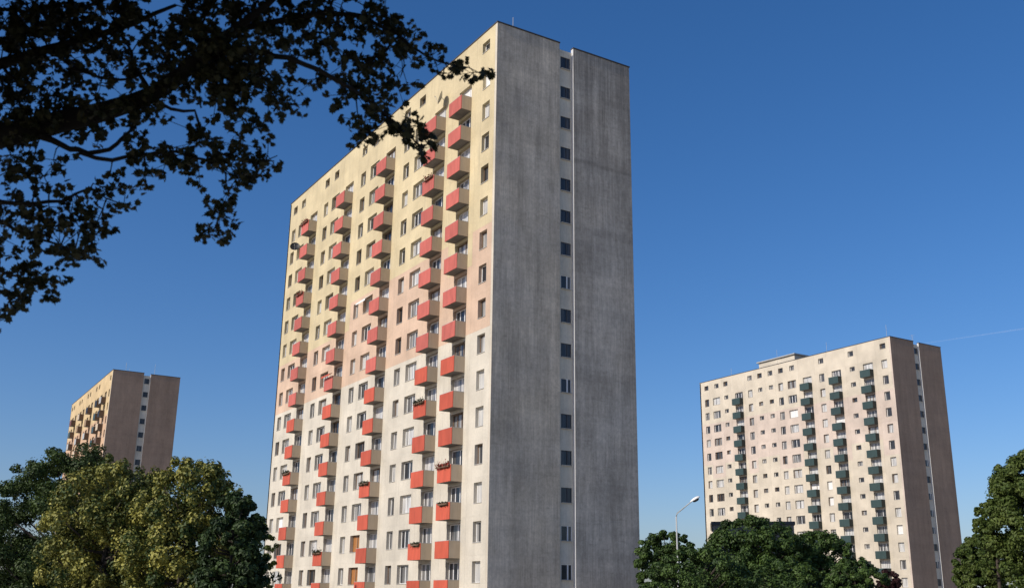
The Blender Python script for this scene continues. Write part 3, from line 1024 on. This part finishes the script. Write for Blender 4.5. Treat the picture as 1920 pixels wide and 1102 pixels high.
for tok in BLOBS.replace('\n', ',').split(','):
    x, y = map(float, tok.split())
    near = min(nodes_px, key=lambda q: (q[0] - x) ** 2 + (q[1] - y) ** 2)
    D = near[2] + random.gauss(0, .12)
    c0 = at(x, y, D)
    s0 = at(*near)
    mid = s0.lerp(c0, .5) + Vector((random.gauss(0, .015), random.gauss(0, .015), .02))
    twm.tube([s0 - FTL, mid - FTL, c0 - FTL], [.006, .0045, .003], 5)
    n = random.randint(13, 20)
    # short shoots off the twig, each with a rosette of leaves
    dense = 2.1 if (y < 215 and x < 470) else 1.15
    for _ in range(int(random.randint(4, 7) * dense)):
        e = c0 + Vector(rng.normal(size=3)) * .062 + Vector((0, 0, -.01))
        twm.tube([c0 - FTL, e - FTL], [.003, .002], 4)
        for _ in range(random.randint(4, 7)):
            dirn = Vector(rng.normal(size=3)).normalized()
            leafC.append(e + dirn * random.uniform(.012, .045))
            leafN.append((dirn * .5 + Vector(rng.normal(size=3)) * .55 + Vector((0, 0, .45))))
            leafT.append(min(max(random.gauss(.35, .3), 0), 1))
            leafS.append(random.uniform(.036, .062))
inst('twigs', twm.mesh('twigs', [M['bark_dark']], True), FT)

# lobed leaf outline
OUT = [(0, -.5), (.13, -.36), (.42, -.30), (.34, -.10), (.55, .10), (.30, .14), (.28, .36), (.12, .32), (0, .55)]
OUT = OUT + [(-x, y) for x, y in OUT[-2:0:-1]]


def leaf_template(fold):
    V = [(0, -.05, -.03 * fold)] + [(x, y, abs(x) * .35 * fold - .12 * fold * y * y) for x, y in OUT]
    F = [(0, 1 + i, 1 + (i + 1) % len(OUT)) for i in range(len(OUT))]
    return np.array(V), np.array(F)


def leaf_frames(N):
    n = Vector(N).normalized()
    r = Vector(rng.normal(size=3))
    t = n.cross(r).normalized()
    b = n.cross(t)
    return t, b, n


order = sorted(range(len(leafC)), key=lambda i: -leafS[i] / (leafC[i] - Vector((0, 0, EYE))).dot(FW))
vis = [i for i in order if 0 < px(leafC[i])[0] < 1920 and 0 < px(leafC[i])[1] < 1102]
singles = set(vis[:300])
temps = []
for k, fold in enumerate((.4, .9, 1.4)):
    V, F = leaf_template(fold)
    for t in (.1, .45, .8):
        me = bpy.data.meshes.new('leaf')
        me.from_pydata(V.tolist(), [], F.tolist())
        me.materials.append(LM['fore'])
        a = me.attributes.new('tint', 'FLOAT', 'POINT')
        a.data.foreach_set('value', [t] * len(V))
        temps.append(me)
VV, FF, TT = [], [], []
off = 0
tV, tF = leaf_template(.9)
for i in range(len(leafC)):
    t, b, n = leaf_frames(leafN[i])
    s = leafS[i]
    c = leafC[i] - FTL
    if i in singles:
        o = inst('leaf', random.choice(temps), FT)
        o.matrix_local = Matrix(((t.x * s, b.x * s, n.x * s, c.x), (t.y * s, b.y * s, n.y * s, c.y), (t.z * s, b.z * s, n.z * s, c.z), (0, 0, 0, 1)))
    else:
        R3 = np.array([t, b, n]) * s
        VV.append(tV @ R3 + np.array(c))
        FF.append(tF + off)
        off += len(tV)
        TT.append(np.full(len(tV), leafT[i]))
VV, FF, TT = np.concatenate(VV), np.concatenate(FF), np.concatenate(TT)
me = bpy.data.meshes.new('foliage')
me.from_pydata(VV.tolist(), [], FF.tolist())
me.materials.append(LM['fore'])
a = me.attributes.new('tint', 'FLOAT', 'POINT')
a.data.foreach_set('value', TT.astype(np.float32))
o = inst('foliage', me, FT)
o['kind'] = 'stuff'

# unseen rest of this tree's crown, shaped and placed to shade its branches
cc = at(-300, -520, 6.9)
n0 = 60000
d = rng.normal(size=(n0, 3))
d /= np.linalg.norm(d, axis=1, keepdims=True)
P = np.array(cc) + d * (rng.random(n0) ** .4)[:, None] * np.array([4.6, 4.6, 3.1])
w = P - np.array([0, 0, EYE])
dz_ = w @ np.array(FW)
qx = 960 + FPX * (w @ np.array(RT)) / np.maximum(dz_, .1)
qy = 551 - FPX * (w @ np.array(UP)) / np.maximum(dz_, .1)
keep = (dz_ > 2.5) & ((qx < -40) | (qy < -35))
P, d = P[keep], d[keep]
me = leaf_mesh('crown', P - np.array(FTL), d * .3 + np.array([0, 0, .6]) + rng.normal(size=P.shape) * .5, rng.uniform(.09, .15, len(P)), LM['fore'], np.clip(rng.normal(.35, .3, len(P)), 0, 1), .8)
o = inst('crown', me, FT)
o['kind'] = 'stuff'
lb = MB()
top = fork + Vector((.05, .05, 2.6))
for k in range(0, len(P), 900):
    e = Vector(P[k]) - FTL
    s = fork.lerp(top, random.random())
    lb.tube([s, s.lerp(e, .5) + Vector((0, 0, .25)), e], [.05, .03, .008], 5)
inst('limbs', lb.mesh('limbs', [M['bark_dark']], True), FT)

# ------------------------------------------------------------------ contrail
m, nt, bs = nodes('contrail_ice')
tr = nt.nodes.new('ShaderNodeBsdfTransparent')
mx = nt.nodes.new('ShaderNodeMixShader')
mx.inputs[0].default_value = .03
L(nt, tr.outputs[0], mx.inputs[1])
bs.inputs['Base Color'].default_value = (.9, .9, .9, 1)
bs.inputs['Roughness'].default_value = 1
L(nt, bs.outputs[0], mx.inputs[2])
L(nt, mx.outputs[0], nt.nodes['Material Output'].inputs['Surface'])
P0, P1 = at(1730, 644, 9000), at(2300, 560, 7500)
ct = MB().tube([P0.lerp(P1, t / 10) for t in range(11)], [3 + 1.1 * t for t in range(11)], 10)
o = inst('contrail', ct.mesh('contrail', [m], True))
tag(o, 'faint thin white aircraft trail low in the blue sky at the right', 'contrail')

print('objects', len(bpy.data.objects), 'leaves', len(leafC), 'crown', len(P))
